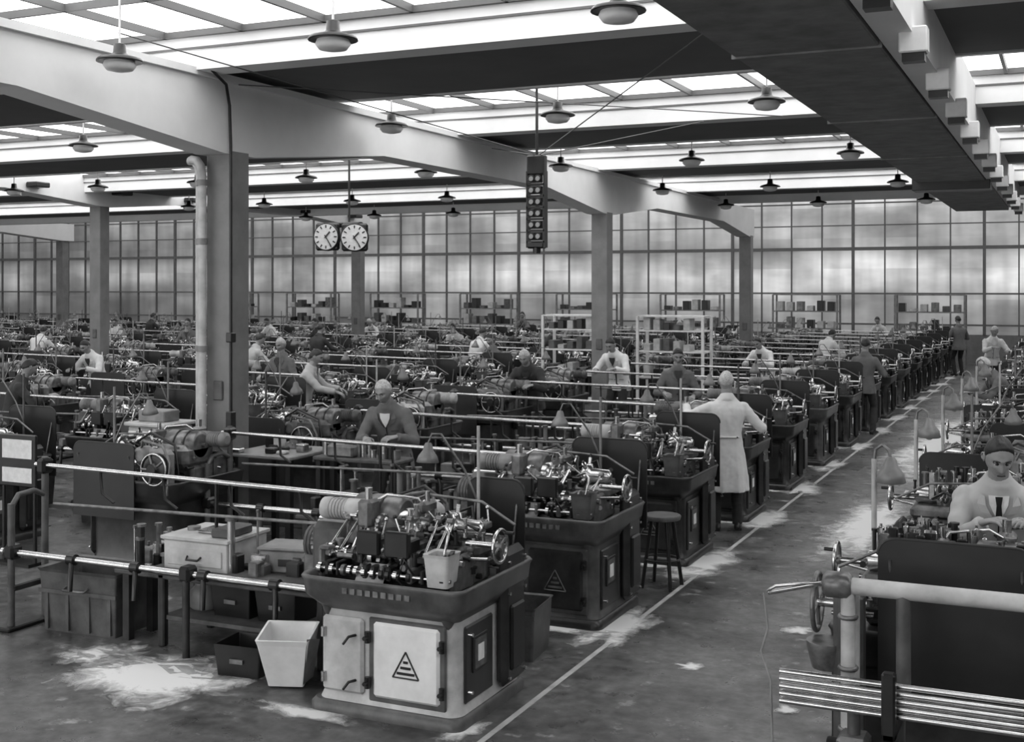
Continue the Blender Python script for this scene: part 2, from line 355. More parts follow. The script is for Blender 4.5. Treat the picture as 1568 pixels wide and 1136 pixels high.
# ---------------------------------------------------------------- lathe
def lathe_builder(seed,shield=(-.62,.06),pulley=True,lamp=True,dense=190,tall=0,zt=1.36):
    r=random.Random(seed); b=B()
    b.rrect([(-1.06,.02,-.03,.97,0,.08),(-1.06,.02,-.03,.97,.05,.08),(-1.04,0,-.01,.95,.075,.08)],'base',5,True,True)
    b.rrect([(-1.02,-.01,.01,.93,.075,.09),(-1.0,-.03,.03,.91,.13,.09),(-1.0,-.03,.03,.91,.64,.09),(-1.01,-.02,.02,.92,.66,.09)],'cab',6,True,True)
    b.box(-.60,-.13,-.005,.04,.13,.60,'door',.025); b.box(-.97,-.67,.0,.04,.13,.60,'cab',.025)
    b.box(-.635,-.095,.012,.035,.1,.62,'tray',.01)
    for x in(-.63,-.11):
        for z in(.22,.50):
            b.cyl((x,-.01,z-.035),(x,-.01,z+.035),.018,'black',8); b.cyl((x,-.01,z),(x+.0,-.05,z),.014,'black',6)
    for z in(.22,.5): b.cyl((-.95,-.01,z-.03),(-.95,-.01,z+.03),.016,'steel',8); b.tube([(-.72,0,z),(-.74,-.05,z),(-.78,-.05,z-.05)],.009,'black',6)
    t=[(-.45,.28),(-.27,.28),(-.36,.44)]
    for i in range(3):
        p,q=t[i],t[(i+1)%3]; b.cyl((p[0],-.008,p[1]),(q[0],-.008,q[1]),.005,'emblem',6)
    b.box(-.42,-.30,-.012,-.006,.30,.315,'emblem'); b.box(-.395,-.325,-.012,-.006,.335,.35,'emblem')
    b.box(-.375,-.345,-.012,-.006,.37,.385,'emblem')
    b.box(-.035,-.012,.12,.5,.13,.60,'side',.015); b.box(-.02,-.002,.2,.4,.3,.52,'black',.004)
    b.box(-.004,.0,.22,.38,.32,.5,'cast'); b.box(-.001,.003,.26,.34,.36,.46,'paper')
    for z in(.2,.55): b.cyl((-.01,.15,z),(.02,.15,z),.013,'steel',8)
    b.box(-.04,.05,.56,.88,.1,.98,'side',.04); b.box(.04,.07,.62,.82,.2,.62,'black',.015)
    for z in(.16,.7,.9): b.cyl((.05,.6,z),(.065,.6,z),.012,'steel',6); b.cyl((.05,.84,z),(.065,.84,z),.012,'steel',6)
    b.rrect([(-1.0,-.03,.03,.91,.64,.07),(-1.03,.0,-.02,.93,.68,.08),(-1.08,.05,-.08,.98,.74,.09),(-1.09,.06,-.09,.99,.83,.09),(-1.1,.07,-.1,1.0,.85,.09),(-1.09,.06,-.09,.99,.865,.09),(-1.06,.03,-.06,.96,.855,.07),(-1.04,.01,-.04,.94,.79,.07)],'tray',5,False,True)
    b.box(-1.02,-.01,-.02,.92,.775,.79,'cast')
    for i in range(9): b.box(-.76+i*.055,-.725+i*.055,-.094,-.086,.775,.81,'cast')
    for x in(-.95,-.1): b.prof((x,.06,.0),(0,0,1),[(.56,.012),(.64,.045),(.70,.07)],'tray',12)
    b.box(-1.0,-.08,.3,.62,.78,.97,'cast',.03)
    b.box(-.98,-.1,.02,.3,.79,.86,'dark',.02)
    b.box(-1.0,-.62,.28,.72,.95,1.17,'cast',.05)
    b.prof((-1.0,.5,1.15),(1,0,0),[(0,.11),(.01,.14),(.34,.14),(.36,.11)],'cast',18)
    for x in(-.9,-.78): b.torus((x,.5,1.15),(1,0,0),.142,.01,'dark',20,5)
    b.prof((-1.2,.36,1.2),(1,0,0),[(0,.04),(.015,.07),(.06,.075),(.07,.066),(.2,.066),(.21,.075),(.30,.075),(.32,.05)],'light',16)
    for i in range(6): b.torus((-1.12+i*.024,.36,1.2),(1,0,0),.069,.005,'light',16,4)
    b.box(-.84,-.74,.2,.34,1.12,1.3,'cast',.02); b.cyl((-.79,.27,1.3),(-.79,.27,1.37),.025,'steel',10)
    b.gear((-.72,.3,1.12),(1,0,0),.085,.025,'steel',20); b.gear((-.67,.22,1.04),(1,0,0),.06,.02,'cast',14)
    b.prof((-.64,.46,1.1),(1,0,0),[(0,.11),(.05,.11),(.06,.08),(.12,.07),(.13,.03),(.2,.025)],'steel',18)
    for (y0,y1) in((.22,.38),(.56,.74)):
        b.box(-.58,-.4,y0,y1,.95,1.05,'cast',.01); b.box(-.55,-.43,y0+.02,y1-.02,1.05,1.13,'steel',.01)
        for i in range(3): b.cyl((-.53+i*.04,(y0+y1)/2,1.13),(-.53+i*.04,(y0+y1)/2,1.17),.012,'steel',6)
    b.box(-.5,-.44,.38,.56,1.2,1.28,'cast',.02); b.cyl((-.47,.47,1.12),(-.47,.47,1.34),.018,'steel',8)
    b.box(-.36,-.04,.34,.6,.96,1.06,'cast',.03); b.prof((-.3,.46,1.12),(1,0,0),[(0,.08),(.02,.1),(.07,.1),(.08,.065),(.22,.06),(.24,.03)],'steel',18)
    for i in range(6):
        a=i*math.pi/3+.2; d=Vector((0,math.cos(a),math.sin(a)))
        c=Vector((-.26,.46,1.12)); b.cyl(c+d*.08,c+d*.15,.018,'steel',8); b.cyl(c+d*.14,c+d*.18,.01,'black',6)
    b.cyl((-1.05,.12,.98),(-.03,.12,.98),.02,'steel',8); b.cyl((-1.0,-.01,.9),(-.05,-.01,.9),.013,'steel',8)
    x=-.98
    while x<-.1:
        k=r.random(); w=.012+.022*r.random(); rad=.028+.06*k
        mm=r.choice(['steel','black','cast','steel','dark'])
        if r.random()<.4: b.gear((x,.12,.98),(1,0,0),rad,w,mm,14)
        else: b.prof((x,.12,.98),(1,0,0),[(0,rad),(w,rad)],mm,14)
        if r.random()<.5: b.box(x,x+w+.01,-.03,.14,.86,.95,r.choice(['cast','black','dark']),.008)
        if r.random()<.6:
            q=Vector((x+r.uniform(-.05,.05),.24+.1*r.random(),1.1+.1*r.random())); b.cyl((x,.1,1.0),q,.01,'steel',6); b.cyl(q-Vector((.015,0,0)),q+Vector((.02,0,0)),.02,'cast',8)
        if r.random()<.4: b.prof((x,-.01,.9),(1,0,0),[(0,.035),(.025,.035)],mm,10)
        x+=w+.012+.025*r.random()
    for x in(-1.0,-.68,-.36,-.08): b.box(x-.022,x+.022,.03,.32,.8,1.02,'cast',.015)
    b.box(-.72,-.56,.0,.05,1.0,1.15,'black',.01); b.box(-.52,-.35,-.0,.05,1.0,1.16,'black',.01)
    b.box(-.7,-.58,.04,.2,1.0,1.1,'dark',.01); b.box(-.5,-.37,.04,.2,1.0,1.1,'dark',.01)
    b.box(-.2,.0,0,.004,0,.16,'cast',0,Matrix.Translation((-.5,-.06,.82))@Matrix.Rotation(-.6,4,'X'))
    b.rrect([(-.2,-.06,-.04,.1,.86,.02),(-.215,-.045,-.055,.115,1.04,.02),(-.22,-.04,-.06,.12,1.06,.02),(-.205,-.055,-.045,.105,1.05,.02),(-.19,-.07,-.03,.09,.95,.02)],'bucket')
    b.tube([(-.12,.04,1.04),(-.1,.06,1.17),(-.15,.12,1.2),(-.25,.2,1.16)],.009,'steel',6)
    b.tube([(-.3,.0,.9),(-.33,-.08,1.02),(-.36,-.1,.9),(-.3,-.04,.8)],.008,'black',6)
    c=Vector((.13,.3,1.07)); b.torus(c,(1,0,0),.1,.012,'steel',24,7); b.prof(c-Vector((.02,0,0)),(1,0,0),[(0,.03),(.04,.025)],'cast',10)
    for i in range(4):
        a=i*math.pi/2+.4; b.cyl(c,c+Vector((0,math.cos(a),math.sin(a)))*.1,.009,'cast',6)
    b.cyl(c,(-.1,.3,1.07),.018,'steel',8); b.cyl(c+Vector((0,.07,.07)),c+Vector((.06,.07,.07)),.011,'black',8)
    b.cyl((-.1,.2,.99),(.13,.14,1.02),.013,'steel',6); b.sph((.14,.14,1.02),.02,'black',nu=8,nv=6)
    for i in range(10):
        p=Vector((r.uniform(-.95,-.1),r.uniform(.1,.7),r.uniform(1.0,1.15))); q=p+Vector((r.uniform(-.12,.12),r.uniform(-.15,.1),r.uniform(.06,.16)))
        b.cyl(p,q,.007,'steel',6); b.sph(q,.015,r.choice(['black','steel']),nu=8,nv=6)
    b.tube([(-.9,.7,1.15),(-.6,.72,1.27),(-.2,.72,1.25),(.05,.7,1.12)],.01,'cast',6)
    b.tube([(-1.0,.8,.8),(-.98,.85,1.2),(-.7,.85,1.3),(-.5,.8,1.2),(-.4,.6,1.1)],.012,'black',6)
    b.tube([(-.9,.3,1.2),(-.7,.35,1.32),(-.5,.4,1.3),(-.42,.46,1.17)],.009,'steel',6)
    b.tube([(-.6,.75,.9),(-.55,.8,1.1),(-.3,.78,1.2),(-.2,.6,1.12)],.01,'black',6)
    for i in range(dense+tall):
        x=r.uniform(-1.02,-.05); y=r.uniform(.0,.86); zmax=1.2 if .25<y<.65 else 1.02
        z=r.uniform(.84,zmax); k=r.random(); mm=r.choice(['steel','cast','cast','black','dark','dark','steel'])
        if i>=dense: x=r.uniform(-.95,-.1); y=r.uniform(.15,.6); z=r.uniform(1.12,1.36)
        if k<.7:
            ax=r.choice([Vector((1,0,0)),Vector((0,1,0)),Vector((0,0,1)),Vector((r.uniform(-1,1),r.uniform(-1,1),r.uniform(0,1))).normalized()])
            if i>=dense: ax=Vector((0,0,1)); z=1.2
            L=r.uniform(.025,.11)*(1 if i<dense else 2.5); rr=r.uniform(.006,.022); p=Vector((x,y,z)); b.cyl(p-ax*L/2,p+ax*L/2,rr,mm,8)
            if r.random()<.5: b.cyl(p+ax*L/2,p+ax*(L/2+.012),rr*1.6,mm,6)
        else:
            a,bb,cc=r.uniform(.01,.04),r.uniform(.01,.04),r.uniform(.01,.035)
            if i>=dense: cc=.1; z=1.2
            b.box(x-a,x+a,y-bb,y+bb,z-cc,z+cc,mm,.006)
            b.cyl((x,y,z),(x,y,z+cc+.015),.008,'steel',6)
    s0,s1=shield
    ring=[]
    zb=.62 if zt>1.3 else .5; rr=.09
    for cx,cz,a0 in((s1-rr,zt-rr,0),(s0+rr,zt-rr,90)):
        for i in range(6):
            a=math.radians(a0+18*i); ring.append((cx+rr*math.cos(a),cz+rr*math.sin(a)))
    ring+=[(s0,zb),(s1,zb)]
    b.rings([[(x,1.0,z) for x,z in ring],[(x,1.012,z) for x,z in ring]],'shield',False)
    b.tube([(x,1.006,z) for x,z in ring[:12]],.009,'shield',5)
    for x in(s0+.06,s1-.06): b.box(x-.015,x+.015,.9,1.0,.7,.78,'black'); b.cyl((x,.9,.75),(x,1.02,zt-.11),.008,'cast',6)
    if pulley:
        c=Vector((-.86,.99,.98))
        b.prof(c,(0,1,0),[(-.07,.14),(-.06,.15),(.0,.15),(.01,.12),(.012,.06),(.05,.05)],'dark',24); b.torus(c+Vector((0,.01,0)),(0,1,0),.145,.01,'steel',24,6)
        for i in range(5):
            a=i*math.pi*.4; b.cyl(c+Vector((0,.015,0)),c+Vector((math.cos(a)*.14,.015,math.sin(a)*.14)),.012,'cast',6)
        b.prof((-.68,.97,1.1),(0,1,0),[(-.1,.08),(0,.08),(.02,.05)],'light',18)
        b.box(-1.02,-.68,.86,.95,.7,1.16,'light',.04); b.tube([(-.66,.95,1.1),(-.72,.98,1.24),(-.95,.98,1.2),(-1.04,.98,1.05),(-1.0,.98,.75)],.014,'cast',8)
    if lamp:
        b.cyl((-.33,.93,.8),(-.33,.93,1.72),.012,'light',8)
        b.tube([(-.33,.93,1.2),(-.42,.9,1.42),(-.58,.86,1.66),(-.64,.84,1.66),(-.66,.83,1.6)],.008,'cast',6)
        b.prof((-.66,.83,1.6),(0,-.1,-1),[(0,.02),(.02,.03),(.05,.036),(.09,.065),(.13,.078),(.135,.07)],'lampshade',16)
    return b
base={'base':'paint_dark','cab':'paint_dark','door':'paint_dark','tray':'paint_dark','dark':'black','light':'paint_midlight','shield':'sheet_black','bucket':'paint_mid','emblem':'cast','side':'paint_dark'}
lightm=dict(base,cab='paint_light',door='white_paint',tray='paint_mid',bucket='paint_light',base='paint_mid',emblem='black',light='paint_light')
V=[lathe_builder(s).mesh('lathe_v%d'%s,dict(base,light=('paint_midlight','paint_mid','paint_light')[s-1])) for s in(1,2,3)]
V.append(lathe_builder(4).mesh('lathe_v4',dict(base,cab='paint_mid',tray='paint_mid')))
VB=[lathe_builder(20+s,shield=(-.64,.1),zt=1.2).mesh('lathe_b%d'%s,dict(base,light=('paint_light','paint_midlight','paint_mid')[s-1])) for s in(1,2,3)]
VF=lathe_builder(11,shield=(-.45,-.02),dense=330).mesh('lathe_front',lightm)
VR=lathe_builder(12,shield=(-.95,-.2),pulley=False,lamp=False,dense=260,tall=60).mesh('lathe_right',base)
VR2=lathe_builder(13,shield=(-.95,-.35),pulley=False,lamp=False,dense=260,tall=40,zt=1.24).mesh('lathe_right2',base)
def feeder_builder(seed,L=3.1):
    r=random.Random(seed); b=B(); e=-1.05-L
    b.cyl((e-.08,.8,1.24),(-.85,.8,1.2),.018,'steel',10); b.cyl((e-.12,.5,.6),(-1.02,.5,.6),.025,'steel',10)
    b.cyl((e+.3,.62,.98),(-1.0,.5,1.06),.012,'cast',8)
    for i,x in enumerate((e,-1.05-L*.45)):
        zt=.98 if i==0 else .6
        b.cyl((x,.48,0),(x,.48,zt),.028,'paint_mid' if i==0 else 'paint_dark',10)
        b.box(x-.05,x+.05,.44,.56,.55,.66,'black',.02)
        if i==0:
            b.cyl((x,.82,0),(x,.82,1.3),.028,'paint_mid',10)
            b.box(x-.06,x+.06,.4,.9,0,.035,'black',.01); b.tube([(x,.48,.95),(x,.55,1.04),(x,.7,1.05),(x,.82,1.0)],.022,'paint_mid',8)
            b.box(x-.045,x+.045,.76,.88,1.17,1.29,'black',.02); b.sph((x-.06,.5,.6),.04,'black',nu=10,nv=8)
            b.box(x-.035,x+.035,.48,.82,.3,.35,'paint_dark',.01)
        else: b.cyl((x,.82,.5),(x,.82,1.22),.014,'black',8)
    for i in range(4):
        x=e+.6+i*.62
        b.tube([(x,.5,.6),(x+.05,.44,.52),(x+.06,.42,.38)],.02,'black',8); b.prof((x-.03,.5,.6),(1,0,0),[(0,.042),(.07,.042)],'black',12)
        b.tube([(x,.8,1.22),(x,.82,1.05),(x+.1,.84,.98)],.012,'black',6)
    b.box(e+.9,-1.15,.62,1.0,.5,.54,'bench_wood',.01)
    for x in(e+1.0,-1.3): b.box(x-.03,x+.03,.9,.96,0,.5,'paint_dark'); b.box(x-.03,x+.03,.64,.7,0,.5,'paint_dark')
    for i in range(60):
        x=r.uniform(e+1.0,-1.2);y=r.uniform(.66,.95); m2=r.choice(['cast','paint_dark','paint_midlight','steel','paint_mid','black','black'])
        if r.random()<.5: h=r.uniform(.03,.2); w=r.uniform(.02,.09); b.box(x-w,x+w,y-.05,y+.05,.54,.54+h,m2,.01)
        else:
            h=r.uniform(.05,.5); rr=r.uniform(.008,.03); b.cyl((x,y,.54),(x,y,.54+h),rr,m2,10); b.cyl((x,y,.54+h),(x,y,.54+h+.02),rr*1.5,'cast',8)
    x=-1.6; b.prof((x,.8,.86),(1,0,0),[(0,.09),(.02,.12),(.3,.12),(.32,.07)],'paint_mid',16); b.box(x,x+.3,.7,.9,.54,.8,'cast',.02)
    for i in range(8): b.torus((x+.04+i*.03,.8,.86),(1,0,0),.121,.006,'paint_mid',16,4)
    b.box(-1.3,-1.02,.35,.62,.72,1.1,'paint_mid',.04); b.prof((-1.3,.5,1.06),(1,0,0),[(0,.06),(.3,.06)],'steel',12); b.gear((-1.33,.5,.95),(1,0,0),.1,.03,'cast',18)
    b.cyl((-1.25,.5,0),(-1.25,.5,.72),.04,'paint_dark',10)
    return b
FE=[feeder_builder(s).mesh('bar_feeder_v%d'%s) for s in(1,2,3)]
b=B(); b.rrect([(-.28,.28,-.2,.2,0,.02),(-.3,.3,-.22,.22,.36,.02),(-.31,.31,-.23,.23,.38,.02),(-.29,.29,-.21,.21,.37,.02),(-.27,.27,-.19,.19,.1,.02)],'tote_metal')
b.tube([(-.1,-.22,.25),(-.1,-.26,.22),(.1,-.26,.22),(.1,-.22,.25)],.01,'cast',6); b.box(-.3,.3,-.225,-.215,.3,.33,'tote_metal')
TOTE=b.mesh('parts_tote')
PY=2.36
def row(j,rot,X,ks,feeder=True):
    for k in ks:
        me=V[(k*3+j*2)%4]
        y=6.4+PY*k+R.uniform(-.03,.03)
        if rot: place('automatic_lathe',VB[(k+j)%3],(X,y+.96,0),math.pi)
        else:
            place('automatic_lathe',me,(X,y,0))
            if feeder: place('bar_feeder',FE[(k+j)%3],(X,y,0))
place('automatic_lathe',VF,(-3.3,6.4,0)); place('bar_feeder',feeder_builder(9,3.1).mesh('bar_feeder_front'),(-3.3,6.4,0))
row(0,False,-3.3,range(1,15))
row(0,True,-8.5,[1,2]+list(range(3,6))+list(range(7,15)))
for j in range(1,7):
    X=-3.3-6.7*j
    k0={1:1,2:3,3:5,4:7,5:9,6:11}[j]
    row(j,False,X,range(k0,15))
    row(j,True,X-5.15,range(k0+1,15))
place('automatic_lathe',VR,(-1.1,7.5,0),math.pi)
for k in range(1,15):
    place('automatic_lathe',(VR2,VB[1],VR2,VB[0])[(k-1)%4],(-1.1,7.5+PY*k,0),math.pi)
    place('bar_feeder',FE[k%3],(-1.1,7.5+PY*k,0),math.pi)

# ---------------------------------------------------------------- foreground props
b=B(); b.rrect([(-.34,.34,-.2,.2,0,.015),(-.37,.37,-.23,.23,.46,.015),(-.385,.385,-.245,.245,.49,.015),(-.36,.36,-.22,.22,.48,.015),(-.33,.33,-.19,.19,.12,.015)],'tote_metal')
b.box(-.37,.37,-.235,-.2,.3,.33,'tote_metal'); b.tube([(-.1,-.22,.36),(-.1,-.27,.34),(.1,-.27,.34),(.1,-.22,.36)],.01,'cast',6)
for x in(-.3,-.1,.1,.3): b.box(x-.015,x+.015,-.225,-.2,.02,.3,'tote_metal')
BIN=b.mesh('steel_parts_bin',{'tote_metal':'paint_mid'})
place('steel_parts_bin',BIN,(-6.9,7.22,0),.05)
place('parts_tote',TOTE,(-6.1,7.95,0),.1)
b=B(); b.box(-6.15,-4.6,6.98,7.7,.56,.6,'bench_wood',.01)
for x in(-6.1,-4.7):
    for y in(7.05,7.6): b.box(x-.03,x+.03,y-.03,y+.03,0,.56,'paint_dark',.01)
b.box(-6.1,-4.7,7.05,7.6,.2,.23,'bench_wood'); b.obj('work_table')
b=B(); b.rrect([(-.28,.28,-.25,.25,0,.01),(-.28,.28,-.25,.25,.2,.01),(-.3,.3,-.27,.27,.215,.01),(-.3,.3,-.27,.27,.235,.01)],'paint_light')
b.box(-.24,.24,-.26,-.25,.03,.15,'paint_light',.005); b.tube([(-.06,-.26,.1),(-.05,-.29,.08),(.05,-.29,.08),(.06,-.26,.1)],.008,'black',6)
b.box(-.1,.05,-.1,.1,.235,.26,'steel',.01); b.box(.1,.26,-.2,.1,.235,.3,'paint_mid',.01); b.cyl((-.2,0,.235),(-.2,0,.26),.05,'cast')
b.obj('drawer_box',(-5.78,7.26,.6),.03)
b=B(); b.box(-.2,.2,-.15,.15,0,.16,'paint_midlight',.01); b.box(-.22,.22,-.17,.17,.16,.18,'paint_midlight',.01); b.box(-.05,.05,-.16,-.15,.05,.1,'black'); b.obj('cash_box',(-5.15,7.35,.6),.2)
# leaning white sheet-metal swarf box
b=B(); b.T=Matrix.Translation((0,0,.03))@Matrix.Rotation(.16,4,'X')
b.rrect([(-.12,.12,-.11,.11,0,.012),(-.17,.17,-.15,.15,.3,.012),(-.18,.18,-.16,.16,.34,.012),(-.165,.165,-.145,.145,.34,.012),(-.11,.11,-.10,.10,.06,.012)],'white_paint')
b.add([(.12,-.12,.02),(.17,-.16,.36),(.22,-.02,.3),(.16,.0,.02)],[(0,1,2,3)],'paint_midlight')
b.obj('swarf_box',(-4.75,6.74,0),.35)
b=B(); b.rrect([(-.16,.16,-.14,.14,0,.01),(-.18,.18,-.16,.16,.22,.01),(-.17,.17,-.15,.15,.22,.01),(-.15,.15,-.13,.13,.05,.01)],'black')
b.box(-.05,.05,-.165,-.15,.1,.13,'cast'); SB=b.mesh('scrap_bin'); place('scrap_bin',SB,(-5.15,6.82,0),.1); place('scrap_bin',SB,(-5.6,7.35,.23),.0); place('scrap_bin',SB,(-5.2,7.35,.23),.0)
b=B(); b.prof((0,0,0),(0,0,1),[(0,.1),(.02,.12),(.14,.11),(.17,.08),(.22,.07),(.23,.09),(.25,.09)],'paint_midlight',20)
b.tube([(-.09,0,.22),(-.08,0,.29),(0,0,.31),(.08,0,.29),(.09,0,.22)],.007,'cast',6); b.obj('oil_can',(-5.95,7.35,0.23))
b=B(); b.prof((0,0,.6),(0,0,1),[(0,.16),(.03,.17),(.04,.16)],'bench_wood',18)
for i in range(4):
    a=i*math.pi/2+.7; b.cyl((.1*math.cos(a),.1*math.sin(a),.6),(.19*math.cos(a),.19*math.sin(a),0),.017,'black',6)
b.torus((0,0,.25),(0,0,1),.155,.009,'black',20,5); b.obj('stool',(-3.28,10.3,0))
b=B(); b.box(-9.0,-8.5,9.85,10.3,0,1.2,'paint_light',.02); b.box(-9.03,-8.47,9.82,10.33,1.2,1.24,'paint_light',.01)
b.box(-8.98,-8.52,9.835,9.85,.1,.6,'white_paint',.005);b.box(-8.98,-8.52,9.835,9.85,.65,1.15,'white_paint',.005); b.box(-8.78,-8.72,9.81,9.84,.9,.94,'black'); b.box(-8.78,-8.72,9.81,9.84,.4,.44,'black')
b.box(-8.95,-8.6,9.95,10.2,1.24,1.36,'paint_midlight',.01); b.obj('tool_cabinet')
b=B(); b.box(-7.68,-6.9,9.8,10.6,.96,1.0,'paint_midlight',.01) 
for x in(-7.62,-6.95):
    for y in(9.85,10.55): b.box(x-.03,x+.03,y-.03,y+.03,0,.96,'black')
for i in range(12): x=R.uniform(-7.6,-7.0); y=R.uniform(9.85,10.5); b.box(x-.05,x+.05,y-.05,y+.05,1.0,1.0+R.uniform(.03,.14),R.choice(['steel','black','paint_light']),.01)
b.obj('column_workbench')
b=B(); b.box(-6.75,-5.8,9.95,10.3,.96,1.0,'bench_wood',.01)
for x in(-6.7,-5.85):
    for y in(10,10.25): b.box(x-.025,x+.025,y-.025,y+.025,0,.96,'black')
for i in range(24):
    x=R.uniform(-6.7,-5.85); h=R.uniform(.03,.16); b.cyl((x,10.1,1.0),(x,10.1,1.0+h),R.uniform(.015,.05),R.choice(['steel','cast','black']),10)
b.box(-6.6,-6.3,9.97,10.15,1.0,1.12,'cast',.02); b.obj('parts_bench')
b=B(); b.cyl((-.2,0,0),(-.2,0,1.2),.02,'black',6); b.cyl((.2,0,0),(.2,0,1.2),.02,'black',6); b.box(-.24,.24,-.03,0,.75,1.25,'black',.01); b.box(-.19,.19,-.036,-.03,1.02,1.2,'paper'); b.box(-.19,.19,-.036,-.03,.79,.93,'paper'); b.box(-.22,.22,-.1,.1,0,.03,'black'); b.obj('notice_stand',(-9.15,8.55,0))
b=B()
for (x0,x1) in((-9.6,-8.5),(-7.6,-6.3)):
    for x in(x0,x1):
        for y in(22.3,22.9): b.box(x-.025,x+.025,y-.025,y+.025,0,2.1,'white_paint')
    for z in(.4,.9,1.4,1.8,2.08): b.box(x0,x1,22.3,22.9,z,z+.03,'white_paint')
    for z in(.93,1.43,1.83):
        for i in range(5): x=x0+.1+i*.2; b.box(x,x+.13,22.35,22.7,z,z+R.uniform(.08,.25),R.choice(['paint_light','black','paint_mid']),.01)
b.obj('storage_rack')
b=B()
for i in range(9):
    x0=-34+i*4.1
    for x in(x0,x0+2.2):
        for y in(42.2,42.8): b.box(x-.03,x+.03,y-.03,y+.03,0,2.4,'paint_midlight')
    for z in(.6,1.2,1.8,2.38): b.box(x0,x0+2.2,42.2,42.8,z,z+.04,'paint_midlight')
    for z in(1.24,1.84):
        for q in range(6): x=x0+.1+q*.35; b.box(x,x+.22,42.3,42.7,z,z+R.uniform(.1,.4),R.choice(['paint_light','black','paint_mid','cast']),.01)
b.obj('stock_shelving')
# foreground right: bar rack
b=B()
b.cyl((-1.02,6.05,1.2),(2.2,6.05,1.2),.042,'paint_light',16); b.prof((-1.1,6.05,1.2),(1,0,0),[(0,.04),(.02,.065),(.12,.065),(.14,.045)],'cast',16)
b.cyl((-1.1,6.05,1.2),(-1.35,5.95,1.15),.012,'steel',8)
for i in range(8):
    z=.74+(i%5)*.034; y=5.62+(i//5)*.04; b.cyl((-1.22,y,z),(2.2,y,z),.014,'steel',8)
for x in(-.72,.5,1.7):
    b.box(x-.03,x+.03,5.5,5.56,.66,.96,'black',.01); b.box(x-.03,x+.03,5.5,6.1,.66,.7,'black',.01); b.cyl((x,5.8,0),(x,5.8,.7),.04,'paint_mid',12); b.prof((x,5.8,0),(0,0,1),[(0,.14),(.03,.14),(.05,.06)],'black',14)
    b.cyl((x,6.05,.7),(x,6.05,1.18),.035,'paint_mid',12); b.prof((x,5.66,.55),(1,0,0),[(-.06,.05),(.06,.05)],'black',12)
b.cyl((-1.0,5.72,.52),(2.2,5.72,.52),.03,'cast',12); b.prof((-1.02,5.72,.52),(1,0,0),[(0,.05),(.06,.05)],'black',12); b.cyl((-.9,5.72,.0),(-.9,5.72,.74),.03,'paint_mid',10); b.box(-.97,-.83,5.64,5.8,.46,.6,'cast',.02)
for dy in(0,.14): b.cyl((-.98,6.05+dy,.0),(-.98,6.05+dy,1.2),.035,'paint_light',12)
b.prof((-.98,6.12,0),(0,0,1),[(0,.16),(.03,.16),(.05,.08)],'black',14)
for z in(.5,.8,1.05): b.torus((-.98,6.05,z),(0,0,1),.04,.012,'cast',14,6)
b.tube([(-1.36,5.9,1.16),(-1.33,5.86,1.0),(-1.35,5.8,.9),(-1.28,5.7,.8),(-1.26,5.7,0)],.006,'paint_midlight',6)
b.tube([(-1.35,5.95,1.16),(-1.3,5.9,1.2),(-1.1,5.98,1.22)],.008,'steel',6)
b.obj('bar_stock_rack')
b=B(); c=Vector((-1.22,6.55,.98)); b.torus(c,(1,0,0),.15,.014,'cast',28,7)
for i in range(4):
    a=i*math.pi/2+.3; b.cyl(c,c+Vector((0,math.cos(a),math.sin(a)))*.15,.011,'cast',6)
b.cyl(c,(-1.0,6.55,.98),.025,'steel',10); b.box(-1.1,-.95,6.3,6.45,0,1.1,'paint_mid',.03); b.prof((-1.14,6.4,.68),(0,0,1),[(0,.08),(.12,.11),(.14,.11)],'cast',16)
b.obj('handwheel_unit')
b=B(); b.cyl((0,0,.8),(0,0,1.62),.016,'paint_light',10); b.tube([(0,0,1.6),(.01,0,1.68),(.05,-.01,1.71),(.09,-.02,1.68),(.1,-.02,1.62)],.01,'cast',8); b.box(-.03,.03,-.03,.03,.0,.85,'black',.01)
b.prof((.1,-.02,1.64),(0,0,-1),[(0,.02),(.02,.035),(.06,.045),(.1,.078),(.15,.088),(.155,.08)],'lampshade',20)
b.sph((.1,-.02,1.5),.035,'eye_white')
LAMP=b.mesh('machine_lamp')
for X,Y in((-1.07,7.56),(-1.09,9.95),(-1.1,12.3),(-1.1,14.6),(-1.1,17)): place('machine_lamp',LAMP,(X,Y,0))
for X,Y,a in((-3.75,8.0,.1),(-4.9,8.7,.3),(-5.2,11.0,.1),(-9.9,10.6,.2),(-11.6,10.9,.1),(-12.9,9.6,.3)): place('parts_tote',TOTE,(X,Y,0),a)
b=B(); b.box(-3.14,-3.1,3.5,42,.001,.004,'paint_light'); b.obj('trim_aisle_line')
def powder(cx,cy,rx,ry,seed,top=.85):
    n=36; K=5
    vs=[(cx,cy,.006)]; fade=[top]; fs=[]
    rad=[1+.6*noise.noise(Vector((math.cos(2*math.pi*i/n)*1.7,math.sin(2*math.pi*i/n)*1.7,seed*3.1))) for i in range(n)]
    for k in range(1,K+1):
        for i in range(n):
            t=2*math.pi*i/n; q=k/K*rad[i]; vs.append((cx+rx*q*math.cos(t),cy+ry*q*math.sin(t),.006)); fade.append(top*.85*(1-k/K))
    for i in range(n): fs.append((0,1+i,1+(i+1)%n))
    for k in range(K-1):
        for i in range(n):
            a=1+k*n+i;c2=1+k*n+(i+1)%n; fs.append((a,a+n,c2+n,c2))
    me=bpy.data.meshes.new('spilled_powder'); me.from_pydata(vs,[],fs); at=me.attributes.new('fade','FLOAT','POINT'); at.data.foreach_set('value',fade); me.materials.append(MT['powder'])
    place('spilled_powder',me)
powder(-5.7,6.5,1.0,.6,1,.95); powder(-5.3,6.85,.5,.3,5); powder(-6.3,6.7,.5,.35,9); powder(-4.35,6.3,.5,.16,12)
for k in range(1,14): powder(-3.22+R.uniform(-.03,.03),6.6+PY*k,.36,.8,20+k,.95); powder(-3.6,6.32+PY*k,.5,.15,40+k)
